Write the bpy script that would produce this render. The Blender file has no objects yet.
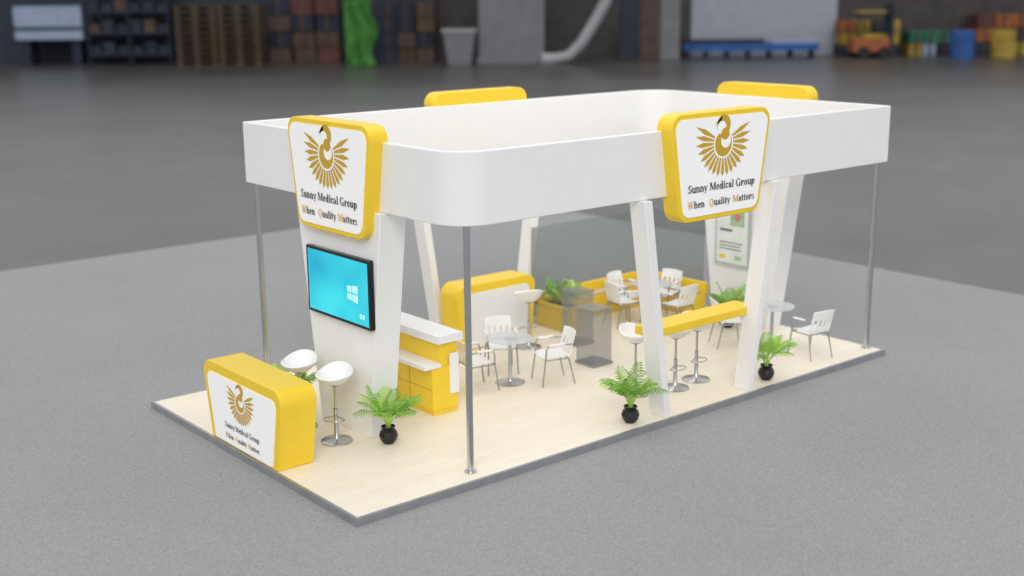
import bpy, math, random
from mathutils import Matrix, Vector
random.seed(7)
sc=bpy.context.scene
COL=sc.collection
sc.view_settings.view_transform='Standard'
sc.view_settings.look='None'
# ---------------------------------------------------------------- materials
def srgb(r,g,b):
    def f(c):
        c/=255.
        return c/12.92 if c<=.04045 else ((c+.055)/1.055)**2.4
    return (f(r),f(g),f(b),1)
def mat(name,col,rough=.5,metal=0.,noise=0.,nscale=5.,trans=0.,alpha=1.,emit=None,es=1.,coat=0.,ior=1.45,bump=0.):
    m=bpy.data.materials.new(name); m.use_nodes=True; nt=m.node_tree; b=nt.nodes['Principled BSDF']
    b.inputs['Roughness'].default_value=rough; b.inputs['Metallic'].default_value=metal
    b.inputs['Base Color'].default_value=col; b.inputs['IOR'].default_value=ior
    b.inputs['Transmission Weight'].default_value=trans; b.inputs['Alpha'].default_value=alpha
    b.inputs['Coat Weight'].default_value=coat
    if emit: b.inputs['Emission Color'].default_value=emit; b.inputs['Emission Strength'].default_value=es
    if noise>0 or bump>0:
        tc=nt.nodes.new('ShaderNodeTexCoord'); n=nt.nodes.new('ShaderNodeTexNoise'); n.inputs['Scale'].default_value=nscale; n.inputs['Detail'].default_value=4
        nt.links.new(tc.outputs['Object'],n.inputs['Vector'])
        if noise>0:
            r=nt.nodes.new('ShaderNodeValToRGB'); nt.links.new(n.outputs['Fac'],r.inputs['Fac'])
            r.color_ramp.elements[0].position=.3; r.color_ramp.elements[1].position=.7
            r.color_ramp.elements[0].color=tuple(c*(1-noise) for c in col[:3])+(1,)
            r.color_ramp.elements[1].color=tuple(min(1,c*(1+noise)) for c in col[:3])+(1,)
            nt.links.new(r.outputs['Color'],b.inputs['Base Color'])
        if bump>0:
            bm=nt.nodes.new('ShaderNodeBump'); bm.inputs['Strength'].default_value=bump; bm.inputs['Distance'].default_value=.01
            nt.links.new(n.outputs['Fac'],bm.inputs['Height']); nt.links.new(bm.outputs['Normal'],b.inputs['Normal'])
    return m
WHITE=mat('white_laminate',(.85,.85,.855,1),.45,noise=.01)
YEL=mat('yellow_laminate',srgb(242,206,52),.4,noise=.02)
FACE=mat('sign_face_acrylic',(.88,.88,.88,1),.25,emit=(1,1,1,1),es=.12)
GOLD=mat('gold_print',srgb(202,164,48),.4,noise=.05)
INK=mat('dark_brown_print',srgb(38,24,24),.5,noise=.05)
GOLDT=mat('yellow_print',srgb(214,170,40),.5,noise=.03)
CHR=mat('brushed_steel',(.55,.56,.58,1),.25,1.,noise=.05)
GREYM=mat('grey_metal',(.35,.36,.38,1),.35,.8,noise=.05)
PLAS=mat('white_plastic',(.88,.88,.88,1),.35,noise=.01)
BLK=mat('black_gloss',(.012,.012,.014,1),.15,noise=.1)
SOIL=mat('soil',(.05,.035,.02,1),.9,noise=.4,nscale=40)
LEAF=mat('palm_leaf',srgb(110,170,50),.45,noise=.35,nscale=6)
LEAF2=mat('palm_leaf_light',srgb(175,212,95),.45,noise=.25,nscale=6)
EDGE=mat('aluminium_edge',(.36,.37,.39,1),.35,.6,noise=.08)
CUSH=mat('beige_cushion',srgb(214,196,150),.8,noise=.04)
GLASS=mat('tinted_glass',(.18,.235,.225,1),.05,alpha=.27,noise=.02)
GLASSC=mat('clear_partition_glass',(.30,.35,.34,1),.05,alpha=.14,noise=.02)
GLASS2=mat('smoked_glass',(.29,.30,.305,1),.08,alpha=.42,noise=.02)
GTOP=mat('clear_glass',(.62,.66,.67,1),.05,alpha=.55,noise=.02)
DARK=mat('drawer_gap',(.35,.27,.05,1),.6,noise=.1)

def wood():
    m=bpy.data.materials.new('light_wood_laminate'); m.use_nodes=True; nt=m.node_tree; b=nt.nodes['Principled BSDF']; b.inputs['Roughness'].default_value=.42
    tc=nt.nodes.new('ShaderNodeTexCoord')
    br=nt.nodes.new('ShaderNodeTexBrick'); br.inputs['Scale'].default_value=1; br.inputs['Brick Width'].default_value=1.3; br.inputs['Row Height'].default_value=.19
    br.inputs['Mortar Size'].default_value=.003; br.inputs['Bias'].default_value=0
    br.inputs['Color1'].default_value=srgb(245,236,220); br.inputs['Color2'].default_value=srgb(241,231,213); br.inputs['Mortar'].default_value=srgb(228,216,196)
    nt.links.new(tc.outputs['Object'],br.inputs['Vector'])
    mp=nt.nodes.new('ShaderNodeMapping'); mp.inputs['Scale'].default_value=(1.2,14,1); nt.links.new(tc.outputs['Object'],mp.inputs['Vector'])
    n=nt.nodes.new('ShaderNodeTexNoise'); n.inputs['Scale'].default_value=2; n.inputs['Detail'].default_value=6; nt.links.new(mp.outputs[0],n.inputs['Vector'])
    r=nt.nodes.new('ShaderNodeValToRGB'); r.color_ramp.elements[0].color=(.95,.935,.91,1); r.color_ramp.elements[1].color=(1,1,1,1)
    r.color_ramp.elements[0].position=.35; r.color_ramp.elements[1].position=.6
    nt.links.new(n.outputs['Fac'],r.inputs['Fac'])
    mx=nt.nodes.new('ShaderNodeMix'); mx.data_type='RGBA'; mx.blend_type='MULTIPLY'; mx.inputs[0].default_value=1
    nt.links.new(br.outputs['Color'],mx.inputs[6]); nt.links.new(r.outputs['Color'],mx.inputs[7]); nt.links.new(mx.outputs[2],b.inputs['Base Color'])
    return m
WOOD=wood()
def speckle(name,c0,c1,scale,rough,big=.0,bigscale=.1,spec=.5):
    m=bpy.data.materials.new(name); m.use_nodes=True; nt=m.node_tree; b=nt.nodes['Principled BSDF']; b.inputs['Roughness'].default_value=rough
    b.inputs['Specular IOR Level'].default_value=spec
    tc=nt.nodes.new('ShaderNodeTexCoord'); n=nt.nodes.new('ShaderNodeTexNoise'); n.inputs['Scale'].default_value=scale; n.inputs['Detail'].default_value=3; n.inputs['Roughness'].default_value=.7
    nt.links.new(tc.outputs['Object'],n.inputs['Vector'])
    r=nt.nodes.new('ShaderNodeValToRGB'); r.color_ramp.elements[0].position=.3; r.color_ramp.elements[1].position=.7
    r.color_ramp.elements[0].color=c0; r.color_ramp.elements[1].color=c1; nt.links.new(n.outputs['Fac'],r.inputs['Fac'])
    n2=nt.nodes.new('ShaderNodeTexNoise'); n2.inputs['Scale'].default_value=bigscale; n2.inputs['Detail'].default_value=4; nt.links.new(tc.outputs['Object'],n2.inputs['Vector'])
    r2=nt.nodes.new('ShaderNodeValToRGB'); r2.color_ramp.elements[0].position=.35; r2.color_ramp.elements[1].position=.68
    v=1-big; r2.color_ramp.elements[0].color=(v,v,v,1); r2.color_ramp.elements[1].color=(1,1,1,1); nt.links.new(n2.outputs['Fac'],r2.inputs['Fac'])
    mx=nt.nodes.new('ShaderNodeMix'); mx.data_type='RGBA'; mx.blend_type='MULTIPLY'; mx.inputs[0].default_value=1
    nt.links.new(r.outputs['Color'],mx.inputs[6]); nt.links.new(r2.outputs['Color'],mx.inputs[7]); nt.links.new(mx.outputs[2],b.inputs['Base Color'])
    return m
CARPET=speckle('grey_carpet',(.23,.232,.24,1),(.42,.422,.43,1),55,.9,.06,.25,.25)
HALLF=speckle('dark_concrete',(.038,.037,.037,1),(.074,.071,.068,1),.5,.30,.55,.10,.55)

# ---------------------------------------------------------------- mesh builder
class MB:
    def __init__(s): s.v=[];s.f=[];s.m=[];s.mats=[]
    def mi(s,m):
        if m not in s.mats: s.mats.append(m)
        return s.mats.index(m)
    def add(s,vs,fs,m,T=None):
        b=len(s.v); i=s.mi(m)
        for p in vs:
            p=Vector(p)
            if T: p=T@p
            s.v.append(p)
        for f in fs: s.f.append([b+k for k in f]); s.m.append(i)
    def box(s,a,b,m,T=None):
        x0,y0,z0=a;x1,y1,z1=b
        vs=[(x0,y0,z0),(x1,y0,z0),(x1,y1,z0),(x0,y1,z0),(x0,y0,z1),(x1,y0,z1),(x1,y1,z1),(x0,y1,z1)]
        s.add(vs,[(0,3,2,1),(4,5,6,7),(0,1,5,4),(1,2,6,5),(2,3,7,6),(3,0,4,7)],m,T)
    def prism(s,pts,d0,d1,m,T=None):
        n=len(pts)
        vs=[(p[0],d0,p[1]) for p in pts]+[(p[0],d1,p[1]) for p in pts]
        fs=[tuple(range(n)),tuple(range(2*n-1,n-1,-1))]
        for i in range(n):
            j=(i+1)%n; fs.append((i,n+i,n+j,j))
        s.add(vs,fs,m,T)
    def lathe(s,prof,m,c=(0,0,0),seg=20,T=None):
        n=len(prof); vs=[];fs=[]
        for k in range(seg):
            a=2*math.pi*k/seg
            for r,z in prof: vs.append((c[0]+r*math.cos(a),c[1]+r*math.sin(a),c[2]+z))
        for k in range(seg):
            l=(k+1)%seg
            for i in range(n-1): fs.append((k*n+i,l*n+i,l*n+i+1,k*n+i+1))
        s.add(vs,fs,m,T)
    def tube(s,path,r,m,seg=8,T=None):
        path=[Vector(p) for p in path]; n=len(path); vs=[];fs=[]
        rr=r if isinstance(r,(list,tuple)) else [r]*n
        for i,p in enumerate(path):
            d=(path[min(i+1,n-1)]-path[max(i-1,0)]).normalized()
            u=d.cross(Vector((0,0,1)));
            if u.length<.05: u=d.cross(Vector((1,0,0)))
            u.normalize(); w=d.cross(u)
            for k in range(seg):
                a=2*math.pi*k/seg; vs.append(p+(u*math.cos(a)+w*math.sin(a))*rr[i])
        for i in range(n-1):
            for k in range(seg):
                l=(k+1)%seg; fs.append((i*seg+k,i*seg+l,(i+1)*seg+l,(i+1)*seg+k))
        fs.append(tuple(range(seg-1,-1,-1))); fs.append(tuple((n-1)*seg+k for k in range(seg)))
        s.add(vs,fs,m,T)
    def sheet(s,grid,m,th=.015,T=None):
        a=len(grid); b=len(grid[0]); G=[[Vector(p) for p in row] for row in grid]
        N=[[None]*b for _ in range(a)]
        for i in range(a):
            for j in range(b):
                du=G[min(i+1,a-1)][j]-G[max(i-1,0)][j]; dv=G[i][min(j+1,b-1)]-G[i][max(j-1,0)]
                nn=du.cross(dv); N[i][j]=nn.normalized() if nn.length>1e-9 else Vector((0,0,1))
        vs=[G[i][j] for i in range(a) for j in range(b)]+[G[i][j]-N[i][j]*th for i in range(a) for j in range(b)]
        o=a*b; fs=[]
        for i in range(a-1):
            for j in range(b-1):
                q=(i*b+j,(i+1)*b+j,(i+1)*b+j+1,i*b+j+1); fs.append(q); fs.append(tuple(o+k for k in reversed(q)))
        per=[(i,0) for i in range(a)]+[(a-1,j) for j in range(1,b)]+[(i,b-1) for i in range(a-2,-1,-1)]+[(0,j) for j in range(b-2,0,-1)]
        for k in range(len(per)):
            p=per[k];q=per[(k+1)%len(per)]
            fs.append((p[0]*b+p[1],o+p[0]*b+p[1],o+q[0]*b+q[1],q[0]*b+q[1]))
        s.add(vs,fs,m,T)
    def mesh(s,name,ang=35):
        me=bpy.data.meshes.new(name); me.from_pydata([tuple(p) for p in s.v],[],s.f)
        for m in s.mats: me.materials.append(m)
        me.polygons.foreach_set('material_index',s.m)
        me.polygons.foreach_set('use_smooth',[True]*len(s.f))
        me.update()
        try: me.set_sharp_from_angle(angle=math.radians(ang))
        except Exception: pass
        return me
def obj(name,data,loc=(0,0,0),rz=0,parent=None,bevel=0,seg=2):
    o=bpy.data.objects.new(name,data); COL.objects.link(o); o.location=loc; o.rotation_euler=(0,0,rz)
    if parent: o.parent=parent
    if bevel:
        b=o.modifiers.new('bevel','BEVEL'); b.width=bevel; b.segments=seg; b.limit_method='ANGLE'; b.angle_limit=math.radians(40)
    return o
def empty(name,loc=(0,0,0),rz=0):
    o=bpy.data.objects.new(name,None); COL.objects.link(o); o.location=loc; o.rotation_euler=(0,0,rz); o.empty_display_size=.2; return o
def rpoly(pts,rad,seg=6):
    out=[]; n=len(pts)
    if not isinstance(rad,(list,tuple)): rad=[rad]*n
    for i in range(n):
        p=Vector(pts[i]); a=Vector(pts[i-1]); b=Vector(pts[(i+1)%n]); r=rad[i]
        if r<=0: out.append(tuple(p)); continue
        da=(a-p).normalized(); db=(b-p).normalized(); ang=da.angle(db); t=r/math.tan(ang/2)
        c=p+(da+db).normalized()*(r/math.sin(ang/2)); s=p+da*t; e=p+db*t
        a0=math.atan2(s.y-c.y,s.x-c.x); a1=math.atan2(e.y-c.y,e.x-c.x); d=(a1-a0+math.pi)%(2*math.pi)-math.pi
        for k in range(seg+1):
            q=a0+d*k/seg; out.append((c.x+r*math.cos(q),c.y+r*math.sin(q)))
    return out

# ---------------------------------------------------------------- dimensions
L,W=10.8,5.75
X0,X1,Y0,Y1=1.70,10.86,.13,5.62
ZB,ZT=3.27,4.21
mb=MB(); mb.box((0,0,-.035),(L,W,0),WOOD); plat=empty('exhibition_platform',(0,0,0))
obj('wood_deck',mb.mesh('wood_deck'),parent=plat)
mb=MB(); e=.045
mb.box((-e,-e,-.1),(L+e,0,.004),EDGE); mb.box((-e,W,-.1),(L+e,W+e,.004),EDGE); mb.box((-e,0,-.1),(0,W,.004),EDGE); mb.box((L,0,-.1),(L+e,W,.004),EDGE)
mb.box((0,0,-.1),(L,W,-.036),EDGE)
obj('metal_edge_trim',mb.mesh('metal_edge_trim'),parent=plat)
def loop(o,rs): return rpoly([(X0+o,Y0+o),(X1-o,Y0+o),(X1-o,Y1-o),(X0+o,Y1-o)],rs,10)
T=.10
ou=loop(0,[.52,.05,.6,.05]); inn=loop(T,[.42,.02,.5,.02]); n=len(ou)
vs=[(x,y,ZB) for x,y in ou]+[(x,y,ZT) for x,y in ou]+[(x,y,ZB) for x,y in inn]+[(x,y,ZT) for x,y in inn]; fs=[]
for i in range(n):
    j=(i+1)%n
    fs+=[(i,j,n+j,n+i),(2*n+j,2*n+i,3*n+i,3*n+j),(n+i,n+j,3*n+j,3*n+i),(j,i,2*n+i,2*n+j)]
mb=MB(); mb.add(vs,fs,WHITE); obj('overhead_fascia_ring',mb.mesh('fascia',30),bevel=.012)
def post(x,y):
    mb=MB(); mb.lathe([(0,0),(.085,0),(.085,.015),(.045,.02),(.045,ZB),(0,ZB)],CHR,seg=20)
    obj('support_post',mb.mesh('support_post'),(x,y,0))
post(1.92,.25); post(10.70,.25); post(1.82,5.48); post(10.72,5.50)

# ---------------------------------------------------------------- emblem + lettering
def emblem(mb,cx,cz,s,d,bg):
    nr=19
    for i in range(nr):
        a=math.radians(156+ (384-156)*i/(nr-1)); t=abs(i-(nr-1)/2)/((nr-1)/2)
        r0=.17; r1=.44+.14*t**2; w=.031
        ca,sa=math.cos(a),math.sin(a)
        P=lambda r,o:(cx+s*(r*ca-o*sa),cz+s*(r*sa+o*ca))
        pts=[P(r0,-.010),P(r0+.22,-w),P(r1,0),P(r0+.22,w),P(r0,.010)]
        mb.add([(x,d,z) for x,z in pts],[(0,1,2,3,4)],GOLD)
    def disc(x,z,r,dd,m,seg=24):
        mb.add([(cx+s*(x+r*math.cos(2*math.pi*k/seg)),dd,cz+s*(z+r*math.sin(2*math.pi*k/seg))) for k in range(seg)],[tuple(range(seg))],m)
    disc(0,-.02,.19,d-.0015,bg); disc(0,-.02,.165,d-.003,GOLD); disc(.045,.02,.095,d-.0045,bg)
    disc(.0,.23,.130,d-.003,GOLD); disc(-.04,.195,.085,d-.0045,bg)
    disc(.03,.11,.08,d-.005,GOLD)
    mb.add([(cx+s*x,d-.003,cz+s*z) for x,z in [(-.16,.25),(-.06,.24),(-.03,.35)]],[(0,1,2)],GOLD)
def R(x0,y0,x1,y1): return [[(x0,y0),(x1,y0),(x1,y1),(x0,y1)]]
def Vs(x,y0,y1,w=.145): return R(x-w/2,y0,x+w/2,y1)
def Sf(x,y,w=.27): return R(x-w/2,y-.025 if y>0 else y,x+w/2,y+.025 if y>0 else y+.05)
def Dg(x0,y0,x1,y1,w): return [[(x0-w/2,y0),(x0+w/2,y0),(x1+w/2,y1),(x1-w/2,y1)]]
def Ar(cx,cy,rx,ry,a0,a1,tx=.135,ty=.06,n=12):
    out=[]
    for k in range(n):
        p=math.radians(a0+(a1-a0)*k/n); q=math.radians(a0+(a1-a0)*(k+1)/n)
        o=lambda t:(cx+rx*math.cos(t),cy+ry*math.sin(t)); i=lambda t:(cx+(rx-tx)*math.cos(t),cy+(ry-ty)*math.sin(t))
        out.append([o(p),o(q),i(q),i(p)])
    return out
def Dt(x,y,r): return [[(x+r*math.cos(k*math.pi/4),y+r*math.sin(k*math.pi/4)) for k in range(8)]]
GL={
'S':(.56,Ar(.27,.51,.21,.18,20,270)+Ar(.27,.19,.23,.20,-160,90)+R(.43,.50,.47,.68)+R(.04,.0,.08,.20)),
's':(.42,Ar(.20,.34,.16,.13,20,270,.10,.05)+Ar(.20,.13,.17,.14,-160,90,.10,.05)+R(.31,.34,.345,.46)+R(.03,.0,.065,.13)),
'u':(.60,Vs(.14,.12,.46)+Sf(.10,.44,.2)+Ar(.27,.17,.195,.18,180,360,.12,.08)+Vs(.44,0,.46)+Sf(.40,.44,.2)+Sf(.49,0,.18)),
'n':(.60,Vs(.14,0,.46)+Sf(.14,0)+Sf(.10,.44,.2)+Ar(.29,.28,.215,.19,0,180,.12,.08)+Vs(.44,0,.30)+Sf(.44,0)),
'h':(.60,Vs(.14,0,.68)+Sf(.14,0)+Sf(.10,.66,.2)+Ar(.29,.28,.215,.19,0,180,.12,.08)+Vs(.44,0,.30)+Sf(.44,0)),
'y':(.54,Dg(.09,.46,.28,.02,.14)+Dg(.46,.46,.23,-.16,.065)+Sf(.10,.44,.24)+Sf(.44,.44,.2)+Dt(.17,-.15,.055)),
'M':(.94,Vs(.12,0,.68,.07)+Sf(.12,0,.22)+Dg(.17,.68,.46,.05,.15)+Dg(.76,.68,.46,.05,.07)+Vs(.78,0,.68,.15)+Sf(.78,0,.26)+Sf(.10,.66,.18)+Sf(.82,.66,.18)),
'e':(.50,Ar(.25,.23,.21,.24,0,325)+R(.10,.21,.45,.27)),
'd':(.60,Ar(.24,.22,.21,.23,0,360)+Vs(.43,0,.68)+Sf(.38,.66,.2)+Sf(.49,0,.18)),
'i':(.31,Vs(.15,0,.46)+Sf(.15,0)+Sf(.11,.44,.2)+Dt(.15,.60,.08)),
'l':(.31,Vs(.15,0,.68)+Sf(.15,0)+Sf(.11,.66,.2)),
'c':(.48,Ar(.25,.23,.21,.24,50,325)+Dt(.38,.35,.065)),
'a':(.54,Vs(.37,.04,.34)+Sf(.43,0,.18)+Ar(.20,.13,.17,.14,0,360,.10,.05)+Ar(.24,.32,.19,.15,0,165,.12,.06)+Dt(.11,.34,.06)),
'G':(.80,Ar(.38,.34,.34,.36,45,335,.15,.06)+Vs(.62,0,.29,.14)+Sf(.62,.29,.26)+R(.62,.46,.66,.68)),
'r':(.46,Vs(.14,0,.46)+Sf(.14,0)+Sf(.10,.44,.2)+Ar(.33,.25,.15,.21,70,180,.08,.07)+Dt(.37,.39,.075)),
'o':(.53,Ar(.26,.23,.22,.24,0,360)),
'p':(.60,Vs(.14,-.2,.46)+Sf(.14,-.2,.25)+Sf(.10,.44,.2)+Ar(.34,.23,.21,.24,0,360)),
'W':(1.0,Dg(.14,.68,.32,0,.14)+Dg(.50,.68,.34,0,.07)+Dg(.50,.68,.68,0,.14)+Dg(.90,.68,.70,0,.07)+Sf(.14,.66,.27)+Sf(.50,.66,.22)+Sf(.90,.66,.2)),
'Q':(.80,Ar(.38,.34,.34,.36,0,360,.15,.06)+Dg(.40,.04,.62,-.16,.13)),
't':(.38,Vs(.16,.06,.58)+R(.02,.40,.33,.46)+Ar(.24,.10,.145,.11,180,320,.12,.06)),
' ':(.28,[])}
def twidth(t): return sum(GL[c][0] for c in t)
def letter_run(mb,t,x,z,size,d,m):
    for c in t:
        w,polys=GL[c]
        for k,p in enumerate(polys):
            a=sum(p[i-1][0]*p[i][1]-p[i][0]*p[i-1][1] for i in range(len(p)))
            if a<0: p=p[::-1]
            mb.add([(x+u*size,d-.0002*k,z+v*size*1.15) for u,v in p],[tuple(range(len(p)))],m)
        x+=w*size
    return x
def logo(parent,cx,cz,w,d):
    mb=MB(); emblem(mb,cx,cz+w*.205,w*.76,d,FACE); obj('emblem',mb.mesh('emblem'),parent=parent)
    mb=MB(); t='Sunny Medical Group'; s=w/twidth(t); letter_run(mb,t,cx-w/2,cz-w*.255,s,d-.003,INK); obj('company_lettering',mb.mesh('company_lettering'),parent=parent)
    mb=MB(); s2=s*.93
    for ini,rest,off in [('W','hen',-.50),('Q','uality',-.19),('M','atters',.165)]:
        x=letter_run(mb,ini,cx+w*off,cz-w*.41,s2,d-.003,GOLDT); letter_run(mb,rest,x,cz-w*.41,s2,d-.003,INK)
    obj('slogan_lettering',mb.mesh('slogan_lettering'),parent=parent)
def trap(wt,wb,z0,z1,r):
    return rpoly([(-wb/2,z0),(wb/2,z0),(wt/2,z1),(-wt/2,z1)],r,6)
def sign(loc,rz):
    e=empty('logo_sign',loc,rz)
    mb=MB(); mb.prism(trap(2.18,1.72,0,1.55,.2),-.21,.085,YEL); obj('sign_box',mb.mesh('sign_box'),parent=e,bevel=.015)
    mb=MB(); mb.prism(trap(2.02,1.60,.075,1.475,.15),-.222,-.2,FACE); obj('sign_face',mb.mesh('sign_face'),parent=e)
    logo(e,0,.80,1.46,-.228)
    return e
ZS=2.89
sign((6.34,Y0,ZS),0); sign((X0,2.78,ZS),-math.pi/2); sign((6.38,Y1,ZS),math.pi); sign((X1,2.84,ZS),math.pi/2)

# ---------------------------------------------------------------- frames
def slanted(name,loc,rz):
    e=empty(name,loc,rz)
    for sgn,nm in((-1,'leg_1'),(1,'leg_2')):
        pts=[(sgn*.88,0),(sgn*1.0,0),(sgn*1.50,ZB-.002),(sgn*1.34,ZB-.002)]
        if sgn<0: pts=pts[::-1]
        mb=MB(); mb.prism(pts,0,.30,WHITE); obj(nm,mb.mesh(nm),parent=e,bevel=.008)
    return e
fr=slanted('slanted_leg_frame',(6.36,.02,0),0)
slanted('slanted_leg_frame',(6.30,5.72,0),math.pi)
def column(name,loc,rz,dep):
    e=empty(name,loc,rz); mb=MB(); mb.prism(trap(2.2,1.30,0,ZB-.002,.0),0,dep,WHITE); obj('column_body',mb.mesh('column_body'),parent=e,bevel=.01); return e
column('tv_column',(1.62,2.82,0),-math.pi/2,.42)
column('poster_column',(10.78,2.84,0),math.pi/2,.42)
def screen_mat():
    m=bpy.data.materials.new('tv_screen_glow'); m.use_nodes=True; nt=m.node_tree; b=nt.nodes['Principled BSDF']
    b.inputs['Base Color'].default_value=(0,.05,.06,1); b.inputs['Roughness'].default_value=.2
    tc=nt.nodes.new('ShaderNodeTexCoord'); g=nt.nodes.new('ShaderNodeTexNoise'); g.inputs['Scale'].default_value=1.1; g.inputs['Detail'].default_value=1
    nt.links.new(tc.outputs['Object'],g.inputs['Vector'])
    r=nt.nodes.new('ShaderNodeValToRGB'); r.color_ramp.elements[0].color=srgb(0,165,205); r.color_ramp.elements[1].color=srgb(60,225,238)
    r.color_ramp.elements[0].position=.3; r.color_ramp.elements[1].position=.65
    nt.links.new(g.outputs['Fac'],r.inputs['Fac']); nt.links.new(r.outputs['Color'],b.inputs['Emission Color']); b.inputs['Emission Strength'].default_value=.95
    return m
SCR=screen_mat(); ICON=mat('screen_icon',(.3,.6,.65,1),.4,emit=srgb(165,240,250),es=.85)
tv=empty('wall_television',(1.615,2.745,2.12),-math.pi/2)
mb=MB(); mb.prism(rpoly([(-.82,-.49),(.82,-.49),(.82,.49),(-.82,.49)],.02,3),-.075,0,BLK); obj('tv_bezel',mb.mesh('tv_bezel'),parent=tv,bevel=.006)
mb=MB(); mb.prism([(-.775,-.445),(.775,-.445),(.775,.445),(-.775,.445)],-.078,-.07,SCR); obj('tv_screen',mb.mesh('tv_screen'),parent=tv)
mb=MB(); WX=[.26,.365,.39,.52]
def wz(x,s): return s*(.09+.035*(x-.26)/.26)
for a,b_ in((0,1),(2,3)):
    for s_ in(-1,1):
        xa,xb=WX[a],WX[b_]; q=[(xa,s_*.012),(xb,s_*.012),(xb,wz(xb,s_)),(xa,wz(xa,s_))]
        if s_<0: q=q[::-1]
        mb.prism([(x,z-.03) for x,z in q],-.081,-.079,ICON)
for ix in(0,1): mb.box((.56+ix*.07,-.081,-.36),(.60+ix*.07,-.079,-.29),ICON)
obj('screen_icons',mb.mesh('screen_icons'),parent=tv)
POST=mat('poster_print',(.76,.80,.78,1),.3,noise=.08,nscale=3)
RED=mat('poster_red',srgb(200,130,125),.5,noise=.1); GRN=mat('poster_green',srgb(165,195,158),.5,noise=.25); GRT=mat('poster_grey_text',srgb(125,127,132),.5,noise=.05)
po=empty('wall_poster',(10.345,3.02,1.72),-math.pi/2)
mb=MB(); mb.box((-.42,-.03,-.66),(.42,-.02,.66),GTOP); mb.box((-.37,-.035,-.6),(.37,-.031,.6),POST)
mb.box((-.05,-.038,.12),(.28,-.036,.45),GRN); mb.lathe([(0,0),(.08,0)],RED,seg=12,T=Matrix.Translation((.12,-.039,.28))@Matrix.Rotation(math.pi/2,4,'X'))
mb.box((-.3,-.038,-.0),(.0,-.036,.05),GRT); mb.box((-.3,-.038,-.22),(.25,-.036,-.20),GRT); mb.box((-.3,-.038,-.28),(.2,-.036,-.26),GRT); mb.box((-.3,-.038,-.34),(.22,-.036,-.32),GRT)
mb.box((-.3,-.038,-.52),(-.15,-.036,-.45),YEL); mb.box((.08,-.038,-.52),(.24,-.036,-.45),GRN)
for x in(-.39,.39):
    for z in(-.63,.63): mb.tube([(x,0,z),(x,-.04,z)],.012,CHR)
obj('poster_board',mb.mesh('poster_board'),parent=po)

# ---------------------------------------------------------------- reception counters
def counter(loc,rz,wt,wb,h,dep,lg):
    e=empty('reception_counter',loc,rz)
    mb=MB(); mb.prism(rpoly([(-wb/2,0),(wb/2,0),(wt/2,h),(-wt/2,h)],[.02,.02,.2,.2],8),0,dep,YEL); obj('counter_body',mb.mesh('counter_body'),parent=e,bevel=.012)
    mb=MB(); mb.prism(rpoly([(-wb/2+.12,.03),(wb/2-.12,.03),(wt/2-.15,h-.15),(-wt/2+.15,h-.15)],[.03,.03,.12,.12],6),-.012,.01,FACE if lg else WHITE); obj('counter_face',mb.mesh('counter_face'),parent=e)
    if lg: logo(e,0,.52,.98,-.018)
    return e
counter((0.0,2.84,0),-math.pi/2,2.28,1.86,1.13,.54,True)
counter((6.02,4.72,0),0,1.80,1.62,1.17,.50,False)
e=empty('display_cabinet',(-.12,0,0)); mb=MB()
mb.box((2.98,2.34,.0),(3.42,4.1,.08),YEL); mb.box((2.95,2.32,.08),(3.42,4.1,.74),YEL)
mb.box((3.10,2.34,.74),(3.42,4.1,1.10),YEL); mb.box((2.80,2.30,.74),(3.10,3.5,.80),WHITE)
mb.box((3.04,2.28,1.10),(3.50,4.1,1.22),WHITE); mb.box((3.26,2.29,.30),(3.42,2.32,.92),WHITE)
mb.box((2.944,2.34,.40),(2.952,4.05,.408),DARK); mb.box((2.944,2.9,.1),(2.952,2.908,.72),DARK); mb.box((2.944,3.5,.1),(2.952,3.508,.72),DARK)
obj('cabinet_body',mb.mesh('cabinet_body'),parent=e,bevel=.008)
mb=MB(); P=rpoly([(-1.04,.32),(1.26,.32),(1.26,.74),(-1.04,.74)],.06,5)
nn=len(P); vs=[(x,y,1.17) for x,y in P]+[(x,y,1.30) for x,y in P]
mb.add(vs,[tuple(range(nn-1,-1,-1)),tuple(range(nn,2*nn))]+[(i,(i+1)%nn,nn+(i+1)%nn,nn+i) for i in range(nn)],YEL)
obj('bar_top',mb.mesh('bar_top'),(0.0,-.10,0),parent=fr,bevel=.012)

# ---------------------------------------------------------------- bench + glass partition
e=empty('corner_bench',(0,0,0)); mb=MB()
def seg_(a,b): mb.box((a[0],a[1],0),(b[0],b[1],.40),YEL)
seg_((7.45,4.45),(7.85,5.32)); seg_((7.85,4.97),(10.4,5.32)); seg_((10.05,3.7),(10.4,4.97))
mb.box((7.85,4.99,.40),(10.05,5.22,.46),CUSH); mb.box((10.07,3.75,.40),(10.32,4.97,.46),CUSH)
mb.box((7.42,4.42,.40),(7.52,5.34,.46),YEL); mb.box((7.42,5.24,.40),(10.44,5.34,.62),YEL); mb.box((10.34,3.68,.40),(10.44,5.24,.62),YEL)
mb.box((7.52,4.42,.40),(7.84,4.50,.46),YEL); mb.box((7.77,4.50,.40),(7.85,5.24,.46),YEL); mb.box((7.52,4.50,.38),(7.77,5.24,.42),SOIL)
obj('bench_body',mb.mesh('bench_body'),parent=e,bevel=.01)
e=empty('glass_partition',(0,0,0)); mb=MB()
mb.box((7.38,5.37,0),(10.60,5.39,1.85),GLASS); mb.box((7.38,4.3,0),(7.40,5.37,1.15),GLASSC); mb.box((10.58,3.95,0),(10.60,5.37,1.85),GLASS)
obj('glass_panes',mb.mesh('glass_panes'),parent=e)
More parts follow.
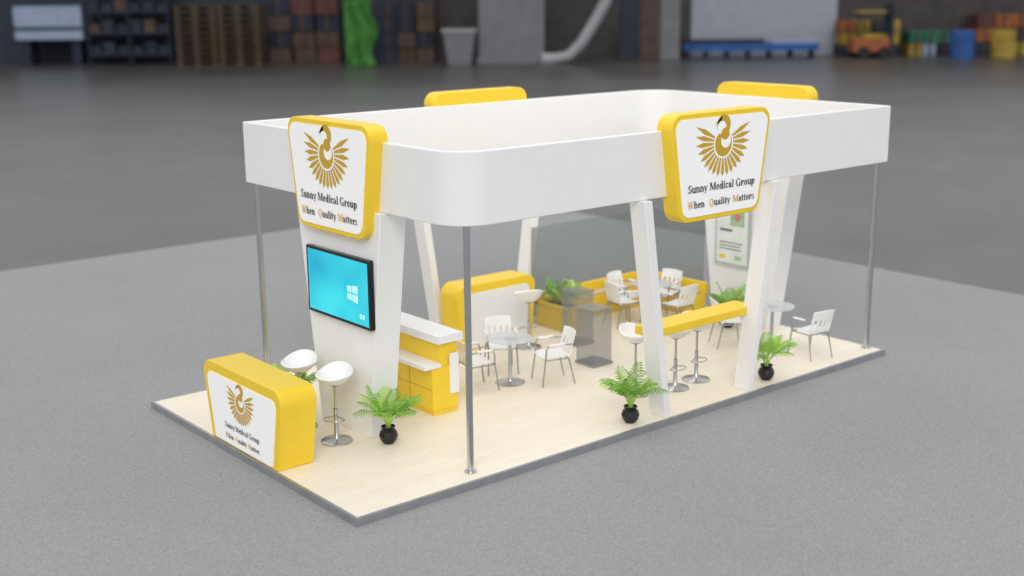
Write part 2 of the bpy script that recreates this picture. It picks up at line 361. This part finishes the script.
def plinth(x,y,s,h):
    mb=MB(); mb.box((-s/2,-s/2,0),(s/2,s/2,h),GLASS2); mb.box((-s/2-.015,-s/2-.015,h),(s/2+.015,s/2+.015,h+.03),GLASS2); mb.box((-s/2-.02,-s/2-.02,0),(s/2+.02,s/2+.02,.04),GREYM)
    obj('glass_display_plinth',mb.mesh('plinth'),(x,y,0),bevel=.004)
plinth(6.50,2.74,.42,.95); plinth(7.14,3.84,.40,.95)

# ---------------------------------------------------------------- furniture
def chair_mesh():
    mb=MB()
    g=[]
    for i in range(7):
        v=i/6; row=[]
        for j in range(9):
            u=j/8*2-1; y=-.22+v*.44; x=u*(.225-.02*v)
            z=.45+.02*u*u-.012*math.sin(v*math.pi)-(.03*(1-v*6) if v<1/6 else 0)
            row.append((x,y,z))
        g.append(row)
    mb.sheet(g,PLAS,.022)
    def bp(u,v):
        return (u*(.215+.015*v),.23+.09*v+.035*(1-u*u),.50+v*.36+ (-.02*u*u if v>.9 else 0))
    def band(u0,u1,v0,v1,n=8,k=3):
        mb.sheet([[bp(u0+(u1-u0)*j/n,v0+(v1-v0)*i/k) for j in range(n+1)] for i in range(k+1)],PLAS,.018)
    band(-1,1,.55,1); band(-1,1,0,.16)
    for u in(-.92,-.46,0,.46,.92): band(u-.13,u+.13,.12,.60,2,3)
    for sx in(-1,1):
        mb.tube([(sx*.20,.20,.44),(sx*.21,.24,.54)],.014,PLAS)
        mb.tube([(sx*.25,-.26,0),(sx*.235,-.2,.44),(sx*.245,-.19,.60),(sx*.25,-.16,.655),(sx*.25,0,.67),(sx*.235,.25,.66)],.0125,GREYM)
        mb.tube([(sx*.24,.30,0),(sx*.215,.2,.43)],[.010,.014],GREYM)
        mb.tube([(sx*.235,-.2,.43),(sx*.215,.2,.43)],.011,GREYM)
        mb.tube([(sx*.25,-.15,.672),(sx*.25,.12,.682)],.020,PLAS)
    mb.tube([(-.235,-.2,.425),(.235,-.2,.425)],.011,GREYM); mb.tube([(-.215,.2,.425),(.215,.2,.425)],.011,GREYM)
    return mb.mesh('armchair',40)
CH=chair_mesh()
def chair(x,y,deg): obj('white_armchair',CH,(x,y,0),math.radians(deg))
def stool_mesh():
    mb=MB()
    mb.lathe([(0,0),(.225,0),(.23,.008),(.22,.02),(.06,.035),(.035,.06),(.030,.34),(.030,.48)],CHR,seg=28)
    mb.lathe([(.018,.46),(.018,.80),(.08,.825)],CHR,seg=14)
    ring=[(.16*math.cos(a)*1.0,-.03-.13*math.sin(a),.34) for a in [math.pi*k/12 for k in range(13)]]
    mb.tube([(0.02,0,.37)]+ring+[(-.02,0,.37)],.010,CHR)
    g=[]
    for i in range(9):
        r=i/8; row=[]
        for k in range(29):
            a=2*math.pi*k/28; back=max(0,math.sin(a)); side=abs(math.cos(a))
            Rr=.265*r**.85; z=.83+.13*r**2.2+ (.13*back**1.3+.03*side**2)*r**3
            row.append((Rr*math.cos(a),Rr*math.sin(a)*(.95+.08*back),z))
        g.append(row)
    mb.sheet(g,PLAS,-.03)
    return mb.mesh('bar_stool',50)
ST=stool_mesh()
def stool(x,y,deg): obj('bar_stool',ST,(x,y,0),math.radians(deg))
def table_mesh():
    mb=MB(); mb.lathe([(0,0),(.24,0),(.245,.01),(.05,.03),(.028,.06),(.028,.70),(.10,.72),(.10,.735)],CHR,seg=28)
    mb.lathe([(0,.735),(.38,.735),(.385,.742),(.38,.75),(0,.75)],GTOP,seg=40)
    return mb.mesh('round_table',40)
TB=table_mesh()
def table(x,y): obj('round_glass_table',TB,(x,y,0))
stool(1.21,2.40,-60); stool(1.15,3.25,-60)
stool(7.10,.98,0); stool(6.52,.90,0); stool(5.85,1.12,0); stool(6.30,4.20,160)
table(4.75,2.85); chair(4.15,2.95,80); chair(5.30,2.45,-110); chair(5.05,3.45,-30)
table(9.50,1.38); chair(9.58,.62,170); chair(9.05,1.95,60)
table(9.2,4.0); chair(8.65,4.2,80); chair(9.25,3.4,180); chair(9.68,4.15,-80); chair(9.05,4.52,10)

# ---------------------------------------------------------------- potted palms
def palm(seed,nf=15,hh=.66,pot=True):
    rnd=random.Random(seed); mb=MB(); z0=0.0
    if pot:
        mb.lathe([(0,0),(.075,0),(.08,.01),(.12,.06),(.135,.12),(.115,.18),(.085,.205),(.085,.215),(.10,.235),(.10,.25),(.085,.25),(.08,.22),(0,.215)],BLK,seg=24)
        mb.lathe([(0,.225),(.08,.222)],SOIL,seg=12); z0=.22
    for i in range(nf):
        az=i*2.399+rnd.uniform(-.3,.3); lean=rnd.uniform(.05,.85); ln=hh*rnd.uniform(.7,1.1)
        pts=[]; N=9; x=0;z=z0; a=.05+lean*.3
        for k in range(N+1):
            pts.append(Vector((x*math.cos(az)+.02*math.cos(az),x*math.sin(az)+.02*math.sin(az),z)))
            x+=ln/N*math.sin(a); z+=ln/N*math.cos(a); a+=.05+lean*.17
        mb.tube(pts,[.007*(1-.7*k/N)+.001 for k in range(N+1)],LEAF2,4)
        side=Vector((-math.sin(az),math.cos(az),0)); m=LEAF if rnd.random()<.5 else LEAF2
        for k in range(N+1):
            t=(k+4.5)/(N+5.5); f=t*N; i0=min(int(f),N-1); p=pts[i0].lerp(pts[i0+1],f-i0); d=(pts[i0+1]-pts[i0]).normalized()
            ll=.19*math.sin(math.pi*(.18+.78*t))*1.0+.03
            for sg in(-1,1):
                dirn=(side*sg*.7+d*.75+Vector((0,0,-.12))).normalized(); q=p+dirn*ll*.5; e_=p+dirn*ll+Vector((0,0,-.28*ll)); wv=d*.014
                mb.add([p-wv*.3,q-wv+Vector((0,0,.01)),e_,q+wv+Vector((0,0,.01)),p+wv*.3],[(0,1,2,3,4)],m)
    return mb.mesh('potted_palm',30)
PA=[palm(1),palm(2),palm(3,12,.5,False)]
for k,(x,y,r) in enumerate([(1.72,1.86,0),(1.36,3.80,1),(4.86,.24,2),(7.95,.24,3),(9.95,2.75,4)]): obj('potted_palm',PA[k%2],(x,y,0),r)
for k,(x,y,z) in enumerate([(7.65,5.0,.42),(7.65,4.68,.42)]): obj('planter_palm',PA[2],(x,y,z),k)

# ---------------------------------------------------------------- ground
mb=MB(); mb.box((-40,-40,-.16),(16.7,17.5,-.10),CARPET); obj('grey_carpet_floor',mb.mesh('carpet'))
yaw=.8788; C=Vector((-7.3387,-11.8075,0)); F2=Vector((math.cos(yaw),math.sin(yaw),0)); R2=Vector((math.sin(yaw),-math.cos(yaw),0))
def bg(px,d,z=0):
    return C+F2*d+R2*((px-512)/1234*d)+Vector((0,0,z-.17))
mb=MB(); mb.box((-200,-200,-.25),(250,250,-.17),HALLF); obj('floor',mb.mesh('hall_floor'))
RZ=yaw-math.pi/2
def hall(name,px0,px1,d,parts):
    mid=(px0+px1)/2; e=bg(mid,d); mb=MB(); k=d/1234
    parts(mb,(px1-px0)*k)
    return obj(name,mb.mesh(name),e,RZ)
def mm(n,c,r=.8,ns=.25,sc_=.8): return mat(n,c,r,noise=ns,nscale=sc_)
WD=mm('hall_wall_dark',srgb(36,42,54)); WL=mm('hall_wall_light',srgb(142,146,156),ns=.06); WBR=mm('hall_wall_brown',srgb(58,54,54))
BRN=mm('pallet_wood',srgb(70,58,40)); BRN2=mm('cardboard',srgb(74,58,48)); GRNT=mm('green_tarp',srgb(58,116,46)); NVY=mm('navy_steel',srgb(28,34,50))
LGT=mm('concrete_grey',srgb(106,108,112),ns=.1); PIP=mm('pale_pipe',srgb(145,145,150),ns=.06); BLU=mm('blue_paint',srgb(40,80,140)); ORG=mm('orange_paint',srgb(140,80,45)); YLO=mm('yellow_paint',srgb(150,128,50)); TEA=mm('teal_paint',srgb(45,100,80)); REDP=mm('red_paint',srgb(80,44,42)); WHP=mm('white_panel',srgb(135,148,172),ns=.08)
def wallp(mt,h=12):
    return lambda mb,w: mb.box((-w/2,0,0),(w/2,1,h),mt)
hall('wall_left',-500,440,124,wallp(WD)); hall('wall_back',440,690,126,wallp(WBR)); hall('wall_center',690,832,126,wallp(WL)); hall('wall_right',832,1500,126,wallp(WBR))
def pal(mb,w):
    for c in range(2):
        for r in range(9):
            x0=-w/2+c*w/2+.1; x1=x0+w/2-.2; z=r*.62
            mb.box((x0,0,z+.40),(x1,4,z+.5),BRN); mb.box((x0,0,z+.0),(x1,4,z+.08),BRN)
            for t in(0,.44,.88): mb.box((x0+(x1-x0)*t,0,z+.08),(x0+(x1-x0)*(t+.12),4,z+.40),BRN)
hall('pallet_stack',184,268,116,pal)
def boxes(cols,rows,mats,h,seed):
    def f(mb,w):
        r=random.Random(seed)
        for c in range(cols):
            for k in range(rows):
                x=-w/2+c*w/cols+r.uniform(0,.15); mt=mats[r.randrange(len(mats))]; z=k*h
                mb.box((x,r.uniform(0,.4),z),(x+w/cols*.92,3,z+h*.94),mt); mb.box((x+w/cols*.4,-.02,z),(x+w/cols*.5,3,z+h*.95),BRN2)
    return f
hall('cardboard_box_stack',276,345,120,boxes(3,4,[BRN2,NVY,REDP],1.5,1))
def rack(mb,w):
    for x in(-w/2,0,w/2-.2): mb.box((x,0,0),(x+.2,.2,8),NVY); mb.box((x,2,0),(x+.2,2.2,8),NVY)
    r=random.Random(4)
    for k in range(4):
        mb.box((-w/2,0,k*2+.8),(w/2,2.2,k*2+1),NVY)
        for c in range(6):
            x=-w/2+c*w/6; mb.box((x+.1,.3,k*2+1),(x+w/6-.15,2,k*2+1+r.uniform(.6,1.3)),[NVY,BRN2,WD,WD][r.randrange(4)])
hall('storage_rack',98,180,120,rack)
def crate(mb,w):
    mb.box((-w/2,0,2.4),(w/2,3,5.5),WHP); mb.box((-w/2,-.1,3.3),(w/2,0,3.6),NVY)
    for x in(-w/2+.4,w/2-1.2): mb.box((x,.3,0),(x+.8,2.7,2.4),NVY)
hall('cargo_container',28,94,120,crate)
def tarp(mb,w):
    g=[[(-w/2+w*j/8*(1-.15*math.sin(i)),-.4+.35*math.sin(j*1.7+i*.6),i*.65) for j in range(9)] for i in range(10)]
    mb.sheet(g,GRNT,.1); mb.box((-.3,0,0),(.3,.5,6),GRNT)
hall('green_tarp_bundle',352,380,116,tarp)
hall('machinery_crate',384,438,119,boxes(3,4,[NVY,BRN2,WD,BRN],1.4,9))
def bin_(mb,w):
    mb.add([(-w*.36,0,0),(w*.36,0,0),(w*.36,2,0),(-w*.36,2,0),(-w/2,-.2,3),(w/2,-.2,3),(w/2,2.2,3),(-w/2,2.2,3)],[(0,3,2,1),(0,1,5,4),(1,2,6,5),(2,3,7,6),(3,0,4,7),(4,5,6,7)],LGT); mb.box((-w*.55,-.3,2.9),(w*.55,2.3,3.15),PIP)
hall('waste_bin',447,478,114,bin_)
def pil(mb,w): mb.box((-w/2,0,0),(w/2,4,12),LGT); mb.box((-w/2-.2,-.2,0),(w/2+.2,4.2,.5),LGT)
hall('concrete_pillar',482,546,115,pil)
def pipe(mb,w):
    mb.tube([(-w*.5,0,.4),(-w*.2,0,.7),(w*.05,0,1.9),(w*.25,0,3.4),(w*.5,0,5.4),(w*.6,0,7.5)],.5,PIP,12); mb.tube([(-w*.5,0,.4),(-w*.75,0,.4)],.55,PIP,12)
hall('ventilation_duct',556,606,114,pipe)
def panel(mb,w):
    for c in range(3): mb.box((-w/2+c*w/3,0,0),(-w/2+(c+.94)*w/3,.4,6),[WD,BRN2,LGT][c])
hall('partition_panels',620,680,120,panel)
def lowm(mb,w):
    mb.box((-w/2,0,.6),(w/2,2,1.3),BLU); mb.box((-w/2,.2,1.3),(w*.1,1.8,1.7),NVY); mb.box((w*.15,.2,1.3),(w/2,1.8,1.6),WHP)
    for t in range(7): mb.box((-w/2+t*w/6.3,.2,0),(-w/2+t*w/6.3+.25,1.8,.6),NVY)
hall('blue_conveyor',684,816,122,lowm)
hall('machine_crates',838,895,122,boxes(4,3,[ORG,BRN2,NVY,YLO,WD],1.15,3))
def fork(mb,w):
    mb.box((-w/2,0,.6),(w*.2,2.4,1.9),ORG); mb.box((-w*.3,0,1.9),(w*.15,2.2,2.2),YLO); mb.box((w*.2,0,.2),(w*.26,2.2,5),NVY)
    for x in(-w*.3,w*.1):
        mb.tube([(x,-.2,.55),(x,.2,.55)],.55,BLK,16); mb.tube([(x,2.2,.55),(x,2.6,.55)],.55,BLK,16)
    for x in(-w*.42,w*.08): mb.box((x,0,2),(x+.12,.12,4.2),NVY)
    mb.box((-w*.42,0,4.2),(w*.12,2,4.35),YLO)
hall('forklift',850,900,118,fork)
hall('parts_bins',905,945,122,boxes(3,2,[TEA,WHP,YLO,NVY],1.2,5))
def barrel(mt):
    return lambda mb,w: mb.lathe([(0,0),(w/2,0),(w/2,.7),(w*.53,.75),(w/2,.8),(w/2,1.6),(w*.53,1.65),(w/2,1.7),(w/2,2.5),(0,2.5)],mt,seg=20)
hall('blue_drum',945,968,118,barrel(BLU)); hall('yellow_drum',985,1008,118,barrel(YLO))
hall('crate_pile',970,1040,122,boxes(4,3,[ORG,BRN2,YLO,WD,REDP],1.3,8))

# ---------------------------------------------------------------- lights
w=bpy.data.worlds.new('soft_hall_light'); sc.world=w; w.use_nodes=True; bgn=w.node_tree.nodes['Background']; bgn.inputs[0].default_value=(.985,.99,1,1); bgn.inputs[1].default_value=.87
def sun(name,rot,st,ang,c=(1,1,1)):
    l=bpy.data.lights.new(name,'SUN'); l.energy=st; l.angle=math.radians(ang); l.color=c; o=bpy.data.objects.new(name,l); COL.objects.link(o)
    d=Vector(rot).normalized(); o.rotation_euler=(-d).to_track_quat('Z','Y').to_euler(); o.location=(0,0,20)
sun('key_sun',(.55,.62,-.62),1.2,30,(1,.99,.97))
def area(name,loc,sx,sy,en,c):
    l=bpy.data.lights.new(name,'AREA'); l.shape='RECTANGLE'; l.size=sx; l.size_y=sy; l.energy=en; l.color=c; o=bpy.data.objects.new(name,l); COL.objects.link(o); o.location=loc
area('added_booth_fill',(6.3,2.9,7.5),7,3,90,(1,.94,.86))  # added fill for the booth's warm interior glow
# ---------------------------------------------------------------- camera
f,pitch,yaw_,roll=1234.3944,.2343,.8788,-.0099
cp,sp=math.cos(pitch),math.sin(pitch); cy,sy=math.cos(yaw_),math.sin(yaw_)
fw=Vector((cy*cp,sy*cp,-sp)); rt=Vector((sy,-cy,0)); up=rt.cross(fw)
c,s=math.cos(roll),math.sin(roll); r2=c*rt+s*up; u2=-s*rt+c*up
cd=bpy.data.cameras.new('camera'); co=bpy.data.objects.new('camera',cd); COL.objects.link(co)
co.matrix_world=Matrix(((r2.x,u2.x,-fw.x,-7.3387),(r2.y,u2.y,-fw.y,-11.8075),(r2.z,u2.z,-fw.z,6.1),(0,0,0,1)))
cd.lens=f*36/1024; cd.sensor_width=36; cd.clip_end=1000
cd.dof.use_dof=True; cd.dof.focus_distance=17.0; cd.dof.aperture_fstop=.40
sc.camera=co
